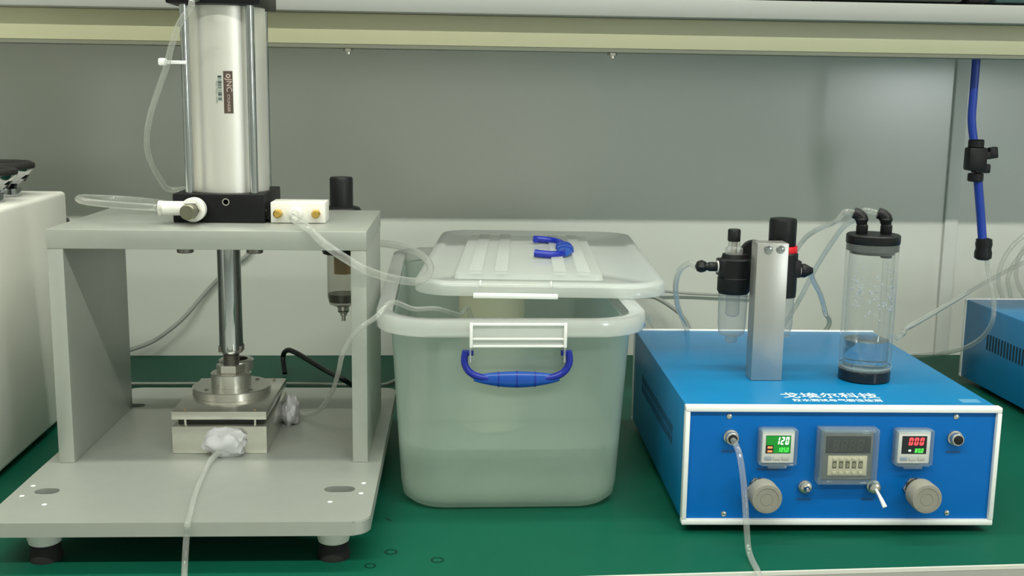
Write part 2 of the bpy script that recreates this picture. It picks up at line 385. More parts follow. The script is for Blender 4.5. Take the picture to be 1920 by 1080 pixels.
obj('column', boxl(CR-CW, CR, 0, CD, ZB+.0001, PT-PTH-.0001, .0005), ALU, press)
AX, AY = .1452, .1035           # axis of the ram
CX, CY, HBY, RDX, RDY = .1472, .1095, .0498, .0312, .0392   # cylinder axis, half depth of its flange, tie rod offsets
obj('top_plate', boxl(-.0006, CR+.0006, -.0005, CD, PT-PTH, PT, .0008), ALU, press)
for sx in (-1, 1):
    for sy in (-1, 1):
        b = obj('plate_bolt', cyl(.0080, .0100, (.1468+sx*.0335, .092+sy*.040, PT-PTH-.0102), n=20, ch=.0008), mat('bolt_steel', (.22, .22, .19), .4, .7), press)
        obj('bolt_washer', cyl(.0090, .0001+.0000, (.1468+sx*.0335, .092+sy*.040, PT-PTH-.0002), n=20), STEEL, b)
# cylinder
HB = .0443; z0 = PT+.0002; FT = .0281
fl = boxl(AX-HB, AX+HB, CY-HBY, CY+HBY, z0, z0+FT, .0009)
holes = [cyl(.0028, .02, (AX+.007, CY-HBY-.012, z0+.0205), 'Y', 14)]
obj('lower_flange', cut(fl, holes), BLACKM, press)
obj('port_ring', ring(.0026, .0036, .0008, (AX+.007, CY-HBY-.0006, z0+.0205), 'Y', 16), STEEL, press)
obj('flange_screw', cyl(.002, .0006, (AX+HB, CY-HBY+.008, z0+.012), 'X', 10), STEEL, press)
ZCAP = .4765
obj('barrel', lathe([(.0385, z0+FT+.0001), (.0385, ZCAP-.0002)], 56, (CX, CY, 0)), BRUSH, press)
for sx in (-1, 1):
    for sy in (-1, 1):
        tr = obj('tie_rod', cyl(.0042, ZCAP-z0-FT-.0004, (AX+.0015+sx*RDX, CY+sy*RDY, z0+FT+.0002), n=16), CHROME, press)
obj('upper_cap', boxl(AX-HB, AX+HB, CY-HBY, CY+HBY, ZCAP, ZCAP+.032, .0015), BLACKM, press)
for sx in (-1, 1):
    for sy in (-1, 1):
        obj('tie_nut', hexa(.0065, .006, (AX+.0015+sx*RDX, CY+sy*RDY, ZCAP+.0322)), DSTEEL, press)
obj('cap_fitting', lathe([(.0065, 0), (.0065, .010), (.005, .011), (.005, .017)], 20, (AX-.016, CY-HBY-.0001, ZCAP+.0075), '-Y'), mat('grey_green_fitting', (.10, .13, .10), .4), press)
# cylinder label, curved on the barrel
def onbarrel(bm, zc, ang, r=.0386):
    """bend a flat design (x across, y along the axis) onto the barrel, angle measured from the front"""
    for v in bm.verts:
        a = ang + v.co.x/r; rr = r + v.co.z
        v.co = Vector((CX+math.sin(a)*rr, CY-math.cos(a)*rr, zc+v.co.y))
    return bm
def sheet(w, h, n=8, t=.0002):
    bm = bmesh.new()
    for i in range(n): merge(bm, box((-w/2+(i+.5)*w/n, 0, t/2), (w/n, h, t)))
    bmesh.ops.remove_doubles(bm, verts=bm.verts, dist=1e-6); return bm
LA = .21; LZ = .394
lb = obj('name_label', onbarrel(sheet(.0088, .0405), LZ, LA), LABEL, press)
obj('label_print', onbarrel(mv(text('JNC', .0075), T((.0002, .007, .0003)) @ RZ(-90)), LZ, LA), LABELT, lb)
obj('label_logo', onbarrel(mv(ring(.0011, .0021, .0002, (0, 0, 0)), T((.0002, .0155, .0003))), LZ, LA), LABELT, lb)
obj('label_print', onbarrel(mv(text('CYLINDER', .0036), T((.0002, -.0105, .0003)) @ RZ(-90)), LZ, LA), LABELT, lb)
bc = obj('barcode_label', onbarrel(sheet(.0046, .0245, 4), LZ+.0035, LA-.205), mat('pale_label', (.52, .56, .52), .5), press)
bars = bmesh.new(); yy = -.0112
while yy < .0112:
    h = random.choice((.0006, .0010, .0016)); merge(bars, box((0, yy+h/2, .0003), (.0036, h, .0002))); yy += h+random.choice((.0005, .0009, .0013))
obj('barcode', onbarrel(bars, LZ+.0035, LA-.205), INK, bc)
GREYINK = mat('grey_ink', (.30, .32, .29), .5, .3)
obj('spec_print', onbarrel(mv(text('MAX PRESS 1.0MPa', .0026), T((0, 0, .0001)) @ RZ(-90)), LZ+.000, LA-.285), GREYINK, press)
# rod, nut, coupling, upper tool
obj('piston_rod', lathe([(.0095, .1285), (.0119, .1335), (.0119, PT-PTH)], 40, (AX, AY-.0035, 0)), CHROME, press)
obj('wrench_flat', boxl(AX-.0121, AX+.0121, AY-.0035-.0075, AY-.0035+.0075, .1300, .1372, .0012), DSTEEL, press)
obj('rod_thread', lathe([(.0085, .1165)]+[(.0085-.0009*(k % 2), .1168+.00095*k) for k in range(13)], 24, (AX-.0005, AY-.0035, 0)), DSTEEL, press)
obj('lock_nut', hexa(.0150, .0082, (AX-.0012, AY-.0035, .1086), ch=.001), STEEL, press)
obj('coupling_hub', lathe([(.0205, .0946), (.0205, .1075), (.0195, .1085)], 44, (AX-.0012, AY-.0035, 0)), ALU2, press)
obj('coupling_collar', lathe([(.0180, .1086), (.0180, .1175), (.0165, .1185), (.0118, .1185), (.0118, .1086)], 40, (AX+.0015, AY+.012, 0)), ALU2, press)
disc = lathe([(.0400, .0864), (.0400, .0938), (.0392, .0945)], 56, (AX-.0006, AY-.0035, 0))
obj('flange_disc', disc, ALU2, press)
for k in range(4):
    a = R(45+90*k); obj('disc_screw', cyl(.0022, .0005, (AX+.031*math.cos(a), AY-.0035+.031*math.sin(a), .0946), n=12), DSTEEL, press)
BKX0, BKX1, BKY0, BKY1 = .0998, .1917, .0276, .1585
obj('upper_tool_plate', boxl(BKX0, BKX1, BKY0, BKY1, .0780, .0862, .0006), ALU2, press)
for sx in (.012, -.012):
    for yy in (BKY0+.006, BKY1-.006):
        obj('tool_pin', cyl(.0015, .0003, ((BKX0+.012) if sx > 0 else (BKX1-.012), yy, .0863), n=10), BRASS, press)
# port block right of the flange with two brass silencers and a tube socket
PBX = AX+HB+.0055
pb = obj('port_block', boxl(PBX, PBX+.053, .0612, .095, z0+.0003, z0+.0205, .0006), WHITEP, press)
for dx in (.0075, .0445):
    s_ = obj('brass_silencer', hexa(.0046, .004, (PBX+dx, .061, z0+.0098), '-Y'), BRASS, pb)
    obj('silencer_tip', lathe([(.0042, 0), (.0042, .003), (.0030, .0048), (0, .005)], 16, (PBX+dx, .0569, z0+.0098), '-Y'), BRASS, pb)
obj('tube_socket', lathe([(.0068, 0), (.0068, .003), (.0052, .0035), (.0052, .008)], 24, (PBX+.0245, .061, z0+.0098), '-Y'), WHITEP, pb)
# white flow control fitting on the flange
FX, FZ, FY = .1232, z0+.0138, CY-HBY-.0003
obj('block_joint', boxl(AX+HB, PBX-.0001, .066, .090, z0+.003, z0+.017), BLACKM, pb)
fc = obj('flow_control', lathe([(.0055, 0), (.0055, .004), (.0116, .0042), (.0118, .013), (.0105, .0148)], 32, (FX, FY, FZ), '-Y'), WHITEP, press)
obj('fitting_arm', lathe([(.0070, 0), (.0070, .0205), (.0062, .0212), (.0074, .0214), (.0074, .0245)], 28, (FX-.0085, FY-.009, FZ+.001), '-X'), WHITEP, fc)
obj('hex_nut', hexa(.0090, .0060, (FX, FY-.0149, FZ), '-Y'), STEEL, fc)
obj('adjust_knob', lathe([(.0060, 0), (.0060, .003), (.0074, .0035), (.0074, .014), (.0062, .0155)], 24, (FX, FY-.0210, FZ), '-Y'), mat('olive_metal', (.22, .21, .15), .35, .7), fc)
# filter regulator behind the frame
frx, fry = .2475, .2235
fr_ = obj('filter_body', lathe([(.0215, .2155), (.0240, .2225), (.0240, .262), (.0200, .268), (.0130, .270), (.0130, .300), (.0120, .302)], 32, (frx, fry, 0)), BLACK, press)
obj('filter_bowl', lathe([(.0170, .2153), (.0172, .166), (.0150, .1575), (.0085, .1545)], 32, (frx, fry, 0)), BOWLD, fr_)
obj('filter_element', cyl(.0105, .022, (frx+.001, fry, .1925), n=24), AMBER, fr_)
obj('drain_cock', lathe([(.0068, .1544), (.0062, .1500), (.0072, .1490), (.0040, .1462), (.0042, .1440), (.0024, .1430), (.0024, .1375)], 18, (frx+.0008, fry, 0)), STEEL, fr_)
obj('bowl_oil', lathe([(.0150, .160), (.0165, .168), (.0165, .1695)], 24, (frx, fry, 0)), mat('dark_oil', (.06, .06, .045), .2), fr_)
obj('mount_arm', boxl(frx-.012, frx+.012, CD+.0002, fry-.0235, .252, .2652, .001), BLACK, fr_)
# lower block of the test fixture
fb = thing('fixture_block', 'machined aluminium fixture block under the press ram on the base plate', 'block', (-.4882, .0804, ZB), R(-.8025))
obj('lower_block', boxl(BKX0, BKX1, BKY0, BKY1, .0002, .0712-ZB, .0006), ALU2, fb)
for x in (BKX0+.012, BKX1-.012):
    for yy in (BKY0+.006, BKY1-.006):
        obj('guide_pin', cyl(.0014, .0066, (x, yy, .0713-ZB), n=12), STEEL, fb)
obj('gap_shade_pad', boxl(BKX0+.004, BKX1-.004, BKY0+.0105, BKY1-.0105, .0713-ZB, .0755-ZB), mat('gap_shade_seal', (.03, .03, .027), .6), fb)  # seal pad, widened and darkened so its colour gives the gap's shade
obj('dome', lathe([(.0, .0722), (.018, .0728), (.032, .0755), (.036, .0779)], 48, ((BKX0+BKX1)/2, BKY0+.0375, 0)), ALU2, press)
def blob(name, lab, c, s, seed):
    bm = bmesh.new(); bmesh.ops.create_icosphere(bm, subdivisions=4, radius=1)
    off = Vector((seed*3.1, seed*1.7, seed))
    for v in bm.verts:
        d = v.co.normalized()
        k = 1 + .30*noise.noise(d*1.5+off) + .20*abs(noise.noise(d*2.7+off)) - .10*abs(noise.noise(d*5.5+off*2))
        v.co = Vector((d.x*s[0]*k, d.y*s[1]*k, d.z*s[2]*k))
    o = obj(name, bm, PUTTY, None, 40, c); return tag(o, lab, 'putty', 'putty lumps sealing the fixture')
def P(x, y, z):      # press coordinates to the world
    return Matrix.Translation((-.4882, .0804, 0)) @ Matrix.Rotation(R(-.8025), 4, 'Z') @ Vector((x, y, z))
blob('sealing_putty', 'white lump of putty on the front of the fixture block', P(.1530, .0200, .0570), (.0205, .0105, .0150), 1.3)
blob('sealing_putty', 'grey lump of putty on the right side of the fixture block', P(.2000, .1330, .0555), (.0090, .0170, .0165), 4.2)
# ================================================================== WHITE CABINET with loudspeaker drivers
WXR, WZT = -.5752, .2736
wc = thing('white_cabinet', 'white enamelled equipment cabinet at the left edge', 'cabinet', (WXR, .2, 0), R(.73))
obj('cabinet_body', boxl(-.42, 0, -.28, .2153, .006, WZT, .005, 3), WHITEB, wc)
obj('corner_screw', lathe([(.0055, 0), (.0055, .004), (.004, .005)], 14, (-.004, .2153, .236), 'Y'), DSTEEL, wc)  # small dark screw near the rear corner
for x in (-.39, -.03):
    for y in (-.25, .18): obj('foot', cyl(.012, .006, (x, y, 0), n=16), RUBBER, wc)
def driver(c, s, lab):
    t = thing('speaker_driver', lab, 'speaker', c, 0, 'loudspeaker drivers on the cabinet'); t.scale = (1, 1, 1.3)
    obj('magnet', lathe([(.030*s, 0), (.030*s, .008*s), (.024*s, .0085*s)], 40), CHROME, t)
    bk = lathe([(.024*s, .0087*s), (.027*s, .012*s), (.046*s, .026*s), (.0478*s, .0282*s), (.0475*s, .0290*s), (.044*s, .0282*s), (.026*s, .0140*s), (.024*s, .0087*s)], 48, cap=False)
    obj('basket', bk, CHROME, t)
    for k in range(5):
        a = 72*k-60
        obj('basket_window', mv(box((.0372*s, 0, .0182*s), (.0012*s, .019*s, .0075*s), .0004), RZ(a) @ T((.0372*s, 0, .0182*s)) @ RY(36) @ T((-.0372*s, 0, -.0182*s))), BLACK, t)
    obj('surround', lathe([(.0478*s, .0284*s), (.0488*s, .031*s), (.0478*s, .0335*s), (.043*s, .0355*s), (.038*s, .0335*s), (.037*s, .030*s)], 48, cap=False), RUBBER, t)
    obj('cone', lathe([(.0372*s, .0302*s), (.016*s, .0200*s), (.012*s, .0225*s), (0, .0250*s)], 40, cap=False), BLACK, t)
driver((-.6315, .345, WZT+.0002), .85, 'chrome loudspeaker driver with black rim, the farther of the two on the white cabinet')
driver((-.6215, .272, WZT+.0002), .80, 'chrome loudspeaker driver with black rim, nearer the front on the white cabinet')
# ================================================================== STORAGE BIN
BCX, BCY = -.0577, .2835
binr = thing('storage_bin', 'milky translucent plastic storage bin with blue carrying handle', 'bin', (BCX, BCY, 0))
def rr3(hw, hd, r, z): return [(x, y, z) for x, y in rrect(hw, hd, r, 7)]
outer = [rr3(.090, .212, .030, .0008), rr3(.098, .220, .036, .0018), rr3(.1045, .2265, .040, .008), rr3(.1065, .2285, .042, .020), rr3(.1155, .2380, .046, .177)]
rim = [rr3(.1160, .2385, .046, .1775)]
inner = [rr3(.1135, .2360, .044, .1775), rr3(.1045, .2265, .040, .021), rr3(.100, .222, .036, .008), rr3(.088, .210, .028, .0030)]
body = loft(outer + rim + inner)
obj('bin_body', body, MILK, binr, 50)
rm = loft([rr3(.1163, .2388, .046, .1760), rr3(.1285, .2500, .056, .1762), rr3(.1300, .2515, .058, .1780), rr3(.1300, .2515, .058, .1890), rr3(.1290, .2505, .057, .1915), rr3(.1180, .2405, .048, .1925), rr3(.1140, .2365, .045, .1905), rr3(.1140, .2365, .045, .1778), rr3(.1163, .2388, .046, .1760)], caps=(False, False))
obj('bin_rim', rm, MILK2, binr, 50)
# water in the bin
wt = loft([rr3(.0885, .2105, .028, .0034), rr3(.0995, .2215, .036, .0085), rr3(.1035, .2255, .040, .021), rr3(.1055, .2275, .040, .062)])
ww = obj('bin_water', wt, WATERM, None, 40, (BCX, BCY, 0)); tag(ww, 'cloudy water standing in the bottom of the storage bin', 'water')
# latch flap frame below the rim
yfr = -.2515
def frontbox(x0, x1, z0_, z1_, d0, d1, bev=.0006): return boxl(x0-BCX, x1-BCX, yfr-d1, yfr-d0, z0_, z1_, bev)
lf = obj('latch_frame', frontbox(-.0985, -.0115, .1700, .1895, .0003, .0028), MILK2, binr)
LW = mat('white_rib', (.86, .88, .85), .35)
for (a, b, c_, d_) in ((-.0995, -.0965, .168, .1912), (-.0135, -.0105, .168, .1912), (-.0965, -.0135, .1885, .1908), (-.0965, -.0135, .1752, .1772), (-.0965, -.0135, .1683, .1706)):
    obj('latch_rib', frontbox(a, b, c_, d_, .0029, .0056), LW, lf)
for x in (-.0985, -.0115):
    obj('handle_ear', boxl(x-BCX-.0007, x-BCX+.0007, yfr+.001, yfr+.0155, .1525, .1675, .0003), MILK2, binr)
# blue handle
def handle(parent, M, hw=.0487, drop=.026, nm='carry_handle'):
    """U handle in the xz plane hanging from z=0"""
    h = None
    pts = [(-hw+.0012, 0, .002), (-hw, 0, -.004), (-hw+.0002, 0, -.010), (-hw+.003, 0, -.016), (-hw+.008, 0, -.0205), (-hw+.015, 0, -.0230), (-hw+.022, 0, -.0240)]
    arms = sweep(pts, .0033, 12, 6)
    h = obj(nm, mv(arms, M), BLUEH, parent)
    obj('handle_arm', mv(sweep([(-x, y, z) for x, y, z in pts], .0033, 12, 6), M), BLUEH, h)
    rings = []
    for k in range(21):
        t = k/20; x = -.040+.080*t; r = .0026+.0052*math.sin(math.pi*t)**.8; zc = -.0242-.0012*math.sin(math.pi*t)
        rings.append([(x, r*.55*math.cos(2*math.pi*i/16), zc+r*math.sin(2*math.pi*i/16)) for i in range(16)])
    obj('grip', mv(loft(rings), M), mat('blue_grip', (.006, .075, .42), .3), h)
    for x in (-.017, 0, .017):
        rg = [(x+dx, (.0048 if abs(x) < .01 else .0042)*1.02*math.cos(2*math.pi*i/16), -.0253+(.0082 if abs(x) < .01 else .0074)*math.sin(2*math.pi*i/16)) for dx in (0,) for i in range(16)]
        obj('grip_ridge', mv(loft([[(p[0]-.0006, p[1], p[2]) for p in rg], [(p[0]+.0006, p[1], p[2]) for p in rg]]), M), BLUEH, h)
    for s in (-1, 1):
        obj('hinge_pin', mv(cyl(.0026, .0085, (s*hw-(.0003 if s < 0 else .0082), 0, 0), 'X', 14), M), BLUEH, h)
    return h
handle(binr, T((-.0550-BCX, yfr+.009, .1600)))
# cream cup standing in the bin
cup = thing('cream_container', 'cream round plastic container standing inside the storage bin', 'container', (-.0655, .33, .0035))
obj('container_body', lathe([(.036, 0), (.0385, .003), (.0390, .166), (.0365, .166), (.0360, .004), (0, .003)], 40), CREAMP, cup)
obj('container_rim', ring(.0372, .0402, .006, (0, 0, .1635)), CREAMP, cup)
# lid
LX, LY, LZ0 = -.0085, .372, .1930
lid = thing('bin_lid', 'loose translucent lid lying askew on the storage bin', 'lid', (LX, LY, LZ0), R(-4.1))
HWL, HDL = .131, .2275
lo = [rr3(HWL-.003, HDL-.003, .040, 0), rr3(HWL, HDL, .042, .0006), rr3(HWL, HDL, .042, .0105), rr3(HWL-.003, HDL-.003, .040, .0140), rr3(HWL-.012, HDL-.012, .034, .0146), rr3(HWL-.016, HDL-.016, .032, .0115), rr3(.010, .09, .008, .0125),
      rr3(.010, .09, .008, .0107), rr3(HWL-.015, HDL-.015, .032, .0098), rr3(HWL-.0125, HDL-.0125, .034, .0127), rr3(HWL-.004, HDL-.004, .040, .0122), rr3(HWL-.002, HDL-.002, .041, .0100), rr3(HWL-.002, HDL-.002, .041, .0008), rr3(HWL-.003, HDL-.003, .040, 0)]
bm = loft(lo[:7], caps=(False, True)); merge(bm, loft(lo[7:], caps=(True, False))); bmesh.ops.remove_doubles(bm, verts=bm.verts, dist=1e-6)
obj('lid_shell', bm, LIDM, lid, 50)
pc = (-.012, -.030)
def pan(hw, hd, z): return [(x, y, z) for x, y in rrect(hw, hd, .006, 3, pc[0], pc[1])]
obj('raised_panel', loft([pan(.078, .165, .0128), pan(.0765, .1635, .0180), pan(.0745, .1615, .0182)]), LIDM, lid)
for x in (-.056, -.029, .033, .058):
    obj('panel_rib', boxl(pc[0]+x-.007, pc[0]+x+.007, pc[1]-.150, pc[1]+.155, .0183, .0206, .001), LIDM, lid)
hl = handle(lid, T((-.002, -.012, .0240)) @ RZ(90) @ RX(-86) @ Matrix.Scale(1.35, 4) , .0487, .026, 'lid_handle')
tabx = -.0338-LX
tb = obj('latch_tab', mv(boxl(tabx-.0425, tabx+.0425, -HDL-.011, -HDL+.001, .0005, .0030, .0004), T((0, 0, 0))), MILK2, lid)
for (a, b, c_, d_) in ((tabx-.0425, tabx+.0425, -HDL-.0125, -HDL-.0108), (tabx-.0425, tabx+.0425, -HDL-.0024, -HDL-.0012), (tabx-.0425, tabx-.0412, -HDL-.0105, -HDL-.0025), (tabx+.0412, tabx+.0425, -HDL-.0105, -HDL-.0025)):
    obj('tab_rib', boxl(a, b, c_, d_, .0008, .0044, .0003), LW, tb)
for x in (tabx-.036, tabx+.036): obj('lid_rib', boxl(x-.0008, x+.0008, -HDL-.0006, -HDL+.012, .0108, .0154, .0003), LW, lid)
# ================================================================== CONTROL BOX
BH, BD, BW, BZ = .1128, .3379, .29, .008
def control_box(loc, rz, lab, detail=True):
    t = thing('control_box', lab, 'control box', loc, rz, 'blue control boxes')
    fwid = .0052
    z0_, z1_ = BZ, BZ+BH
    obj('shell', boxl(.0012, BW-.0012, .004, BD-.004, z0_+.0012, z1_-.0012, .001), BLUE, t)
    for nm, ya, yb in (('front_frame', -.003, .0062), ('rear_frame', BD-.006, BD)):
        f = join(boxl(0, BW, ya, yb, z1_-fwid, z1_, .001), boxl(0, BW, ya, yb, z0_, z0_+fwid, .001),
                 boxl(0, fwid-.001, ya, yb, z0_+fwid, z1_-fwid, .0008), boxl(BW-fwid+.001, BW, ya, yb, z0_+fwid, z1_-fwid, .0008))
        obj(nm, f, FRAME, t)
    obj('front_panel', boxl(.0043, BW-.0043, .0012, .0036, z0_+.0053, z1_-.0053), BLUEP, t)
    for x in (.03, BW-.03):
        for y in (.03, BD-.03): obj('foot', cyl(.009, BZ+.001, (x, y, 0), n=20), RUBBER, t)
    k = 0
    for row, zc in ((0, .0725), ):
        for i in range(26):
            y = .068+.0078*i
            for zz in (.0775, .0665) if detail else (.0735,):
                hgt = .0088 if detail else .0215
                if not detail and (i < 4): pass
                obj('vent_slot', boxl(.0008, .0012, y, y+(.0020 if detail else .0036), zz-hgt/2, zz+hgt/2), mat('vent_shadow', (.003, .022, .04), .8), t)
    return t
cb = control_box((.0956, 0, 0), R(-1.8151), 'blue control box with white frame, knobs and displays on its front panel')
cb2 = control_box((.6155, .210, 0), R(0.0), 'plain blue control box at the right edge behind the other, only its vented side showing', False)
PYF = .0012
def scr(x, z, par=cb):
    s = obj('panel_screw', lathe([(.0026, 0), (.0024, .0008), (.0012, .0014), (0, .0015)], 16, (x, PYF, z), '-Y'), STEEL, par)
for x, z in ((.0403, .1116-.001), (.2491, .1121-.001), (.0394, .0175), (.2478, .0189)): scr(x, z)
def port(x, z):
    o = obj('air_port', lathe([(.0068, 0), (.0068, .0025), (.0058, .0030), (.0058, .0085), (.0052, .0092), (.0042, .0092)], 28, (x, PYF, z), '-Y'), STEEL, cb)
    obj('port_mouth', lathe([(.0042, 0), (.0042, .0098), (.0030, .0100)], 20, (x, PYF-.0001, z), '-Y'), BLACK, o)
port(.0425, .0915); port(.2490, .0915)
def gauge(x0, z1_, big, small, kind):
    cx = x0+.0172; cz = z1_-.0172; s = .0172
    g = obj('pressure_display', boxl(cx-.0150, cx+.0150, PYF-.0085, PYF-.0001, cz-.0150, cz+.0150, .0012), CASE, cb)
    cv = join(boxl(cx-.0172, cx-.0152, PYF-.0105, PYF-.0001, cz-.0160, cz+.0165, .0005), boxl(cx+.0152, cx+.0172, PYF-.0105, PYF-.0001, cz-.0160, cz+.0165, .0005),
              boxl(cx-.0150, cx+.0150, PYF-.0105, PYF-.0001, cz+.0152, cz+.0172, .0005), boxl(cx-.0150, cx+.0150, PYF-.0105, PYF-.0001, cz-.0172, cz-.0152, .0005),
              boxl(cx-.0085, cx+.0085, PYF-.0100, PYF-.0001, cz-.0196, cz-.0174, .0004))
    obj('clear_cover', cv, COVER, g)
    yf = PYF-.0087
    def flat(b, x, z, m, nm, y=yf): obj(nm, mv(b, T((x, y, z)) @ RX(90)), m, g)
    obj('screen', boxl(cx-.0115, cx+.0112, yf-.0002, yf+.0002, cz-.0055, cz+.0112), SCRDK, g)
    ys = yf-.0004
    if kind == 'g':
        obj('screen_green', boxl(cx-.0112, cx+.0109, yf-.0003, yf-.0002, cz+.0022, cz+.0109), SCRG, g)
        obj('screen_green', boxl(cx-.0045, cx+.0109, yf-.0003, yf-.0002, cz-.0052, cz+.0021), SCRG, g)
        flat(digits(big, .0128, .0072, .0011), cx+.0036, cz+.0064, DIGW, 'digits', ys)
        flat(digits(small, .0105, .0040, .0006), cx+.0044, cz-.0020, DIGG, 'digits', ys)
        obj('output_mark', boxl(cx-.0098, cx-.0055, ys-.0001, ys+.0001, cz-.0008, cz+.0010), DIGO, g)
        obj('output_mark', boxl(cx-.0098, cx-.0055, ys-.0001, ys+.0001, cz-.0044, cz-.0028), DIGO, g)
    else:
        flat(digits(big, .0150, .0072, .0014), cx+.0016, cz+.0062, DIGR, 'digits', ys)
        flat(digits(small, .0085, .0040, .0008), cx+.0046, cz-.0024, DIGG, 'digits', ys)
        obj('output_mark', boxl(cx-.0052, cx-.0030, ys-.0001, ys+.0001, cz-.0032, cz-.0016), DIGW, g)
    for dx, m in ((-.0090, BTN), (-.0010, mat('pale_button', (.48, .48, .44), .5)), (.0070, mat('pale_button2', (.46, .45, .41), .5))):
        obj('button', boxl(cx+dx-.0032, cx+dx+.0032, yf-.0006, yf, cz-.0118, cz-.0085, .0003), m, g)
gauge(.0672, .1012, '120', '105.0', 'g')
gauge(.1918, .1012, '000', '80.0', 'r')
# timer with thumbwheels
tx, tz = .1478, .0765
tm = obj('timer', boxl(tx-.0232, tx+.0232, PYF-.0100, PYF-.0001, tz-.0225, tz+.0225, .001), mat('timer_case', (.13, .15, .15), .45), cb)
cvt = join(boxl(tx-.0268, tx-.0240, PYF-.0145, PYF-.0001, tz-.0258, tz+.0258, .0008), boxl(tx+.0240, tx+.0268, PYF-.0145, PYF-.0001, tz-.0258, tz+.0258, .0008),
           boxl(tx-.0238, tx+.0238, PYF-.0145, PYF-.0001, tz+.0232, tz+.0258, .0008), boxl(tx-.0238, tx+.0238, PYF-.0145, PYF-.0001, tz-.0258, tz-.0232, .0008),
           )
obj('clear_cover', cvt, COVER, tm)
obj('cover_window', boxl(tx-.0239, tx+.0239, PYF-.0145, PYF-.0133, tz-.0231, tz+.0231, .0004), ACRYL, tm)
obj('timer_screen', boxl(tx-.0205, tx+.0205, PYF-.0105, PYF-.0099, tz+.0028, tz+.0188), SCRDK, tm)
obj('faint_digits', mv(digits('8888', .030, .0105, .0014), T((tx, PYF-.0107, tz+.0105)) @ RX(90)), mat('unlit_digit', (.022, .032, .033), .4), tm)
tfp = obj('timer_face', boxl(tx-.0180, tx+.0180, PYF-.0112, PYF-.0099, tz-.0182, tz+.0006, .0006), TIMERG, tm)
for i, dg in enumerate('00300'):
    x = tx-.0120+.0060*i
    obj('thumbwheel', boxl(x-.0019, x+.0019, PYF-.0115, PYF-.0110, tz-.0112, tz-.0046), mat('wheel_dark', (.10, .085, .04), .5), tfp)
    obj('wheel_digit', mv(text(dg, .0050), T((x, PYF-.0117, tz-.0079)) @ RX(90)), TIMERG, tfp)
    obj('wheel_button', boxl(x-.0018, x+.0018, PYF-.0128, PYF-.0111, tz-.0036, tz-.0010, .0004), TIMERG, tfp)
    obj('wheel_button', boxl(x-.0018, x+.0018, PYF-.0128, PYF-.0111, tz-.0165, tz-.0138, .0004), TIMERG, tfp)
# knobs
def knob(x, z):
    k = obj('regulator_knob', lathe([(.0118, .0125), (.0138, .0145), (.0140, .0285), (.0132, .0305), (.0104, .0308), (.0104, .0303), (.0040, .0300), (0, .0300)], 40, (x, PYF, z), '-Y'), KNOB, cb)
    obj('knob_ring', ring(.0052, .0060, .0003, (x, PYF-.0301, z), '-Y', 28), KNOB, k)
    obj('knob_collar', lathe([(.0098, 0), (.0098, .004), (.0082, .0045), (.0082, .0124)], 24, (x, PYF, z), '-Y'), DSTEEL, k)
    obj('collar_nut', hexa(.0112, .0035, (x, PYF, z), '-Y'), STEEL, k)
knob(.0708, .0428); knob(.2155, .0431)
# push button and toggle
pbn = obj('push_button', lathe([(.0060, 0), (.0060, .0030), (.0052, .0034), (.0052, .0060), (.0042, .0066)], 24, (.1130, PYF, .0445), '-Y'), STEEL, cb)
obj('button_tip', lathe([(.0026, .0067), (.0026, .0110), (.0018, .0122), (0, .0125)], 18, (.1130, PYF, .0445), '-Y'), CHROME, pbn)
tg = obj('toggle_switch', lathe([(.0062, 0), (.0062, .0025), (.0050, .0030), (.0050, .0078), (.0036, .0086)], 24, (.1765, PYF, .0448), '-Y'), STEEL, cb)
obj('toggle_lever', sweep([(.1765, PYF-.0075, .0448), (.1790, PYF-.015, .0385), (.1815, PYF-.0205, .0318)], lambda t: .0012+.0010*t, 12, 6), FRAME, tg)
# small dark captions under the fittings
CAP = mat('dark_blue_print', (.006, .070, .22), .5)
for x, z, w_ in ((.0405, .0775, .012), (.249, .0775, .013), (.0780, .0605, .020), (.1130, .0315, .014), (.1720, .0318, .012)):
    obj('panel_caption', boxl(x-w_/2, x+w_/2, PYF-.00012, PYF+.0002, z-.0010, z+.0010), CAP, cb)
# white lettering on the lid
zt = BZ+BH-.0012
for body, cx, cy, sz, wd in (('戈埃尔科技', .1440, .0405, .0180, .092), ('防水测试与气密性检测', .1462, .0235, .0085, .083)):
    tb_ = text(body, sz, .0001, wd, .0001)
    if len(tb_.verts):
        ys = [v.co.y for v in tb_.verts]; mv(tb_, Matrix.Diagonal((1, sz/(max(ys)-min(ys)), 1, 1)))
    obj('lettering', mv(tb_, T((cx, cy, zt+.0002))), PRINT, cb)
obj('sticker', boxl(.262, .280, .018, .030, zt, zt+.0002), mat('pale_sticker', (.10, .32, .52), .4), cb)
# ---- helper: control box coordinates to the world
def B(x, y, z): return T((.0956, 0, 0)) @ Matrix.Rotation(R(-1.8151), 4, 'Z') @ Vector((x, y, z))
# ================================================================== FILTER REGULATOR on its bracket
ZT = BZ+BH-.0011
frl = thing('air_preparation_unit', 'black air filter and lubricator unit on an aluminium post atop the blue box', 'regulator', B(.098, .11, ZT), R(-1.8151))
def fl3(bm): return mv(bm, T((-.098, -.11, -ZT)))
pp = obj('post', fl3(boxl(.0822, .1130, .0945, .1175, ZT+.0002, .2568, .0006)), mat('post_aluminium', (.50, .50, .48), .34, .75, .06, 60, .04, stretch=(1, 1, .1)), frl)
for x in (.0930, .1050):
    obj('post_screw', fl3(lathe([(.0044, 0), (.0038, .0018), (.0016, .0026), (0, .0027)], 18, (x, .0944, .2512), '-Y')), CHROME, pp)
yF = .1395
lx = .0712
lub = obj('lubricator_body', fl3(lathe([(.0150, .2000), (.0165, .2030), (.0165, .2160), (.0158, .2165), (.0158, .2345), (.0135, .2360), (.0125, .2400)], 40, (lx, yF, 0))), BLACK, frl)
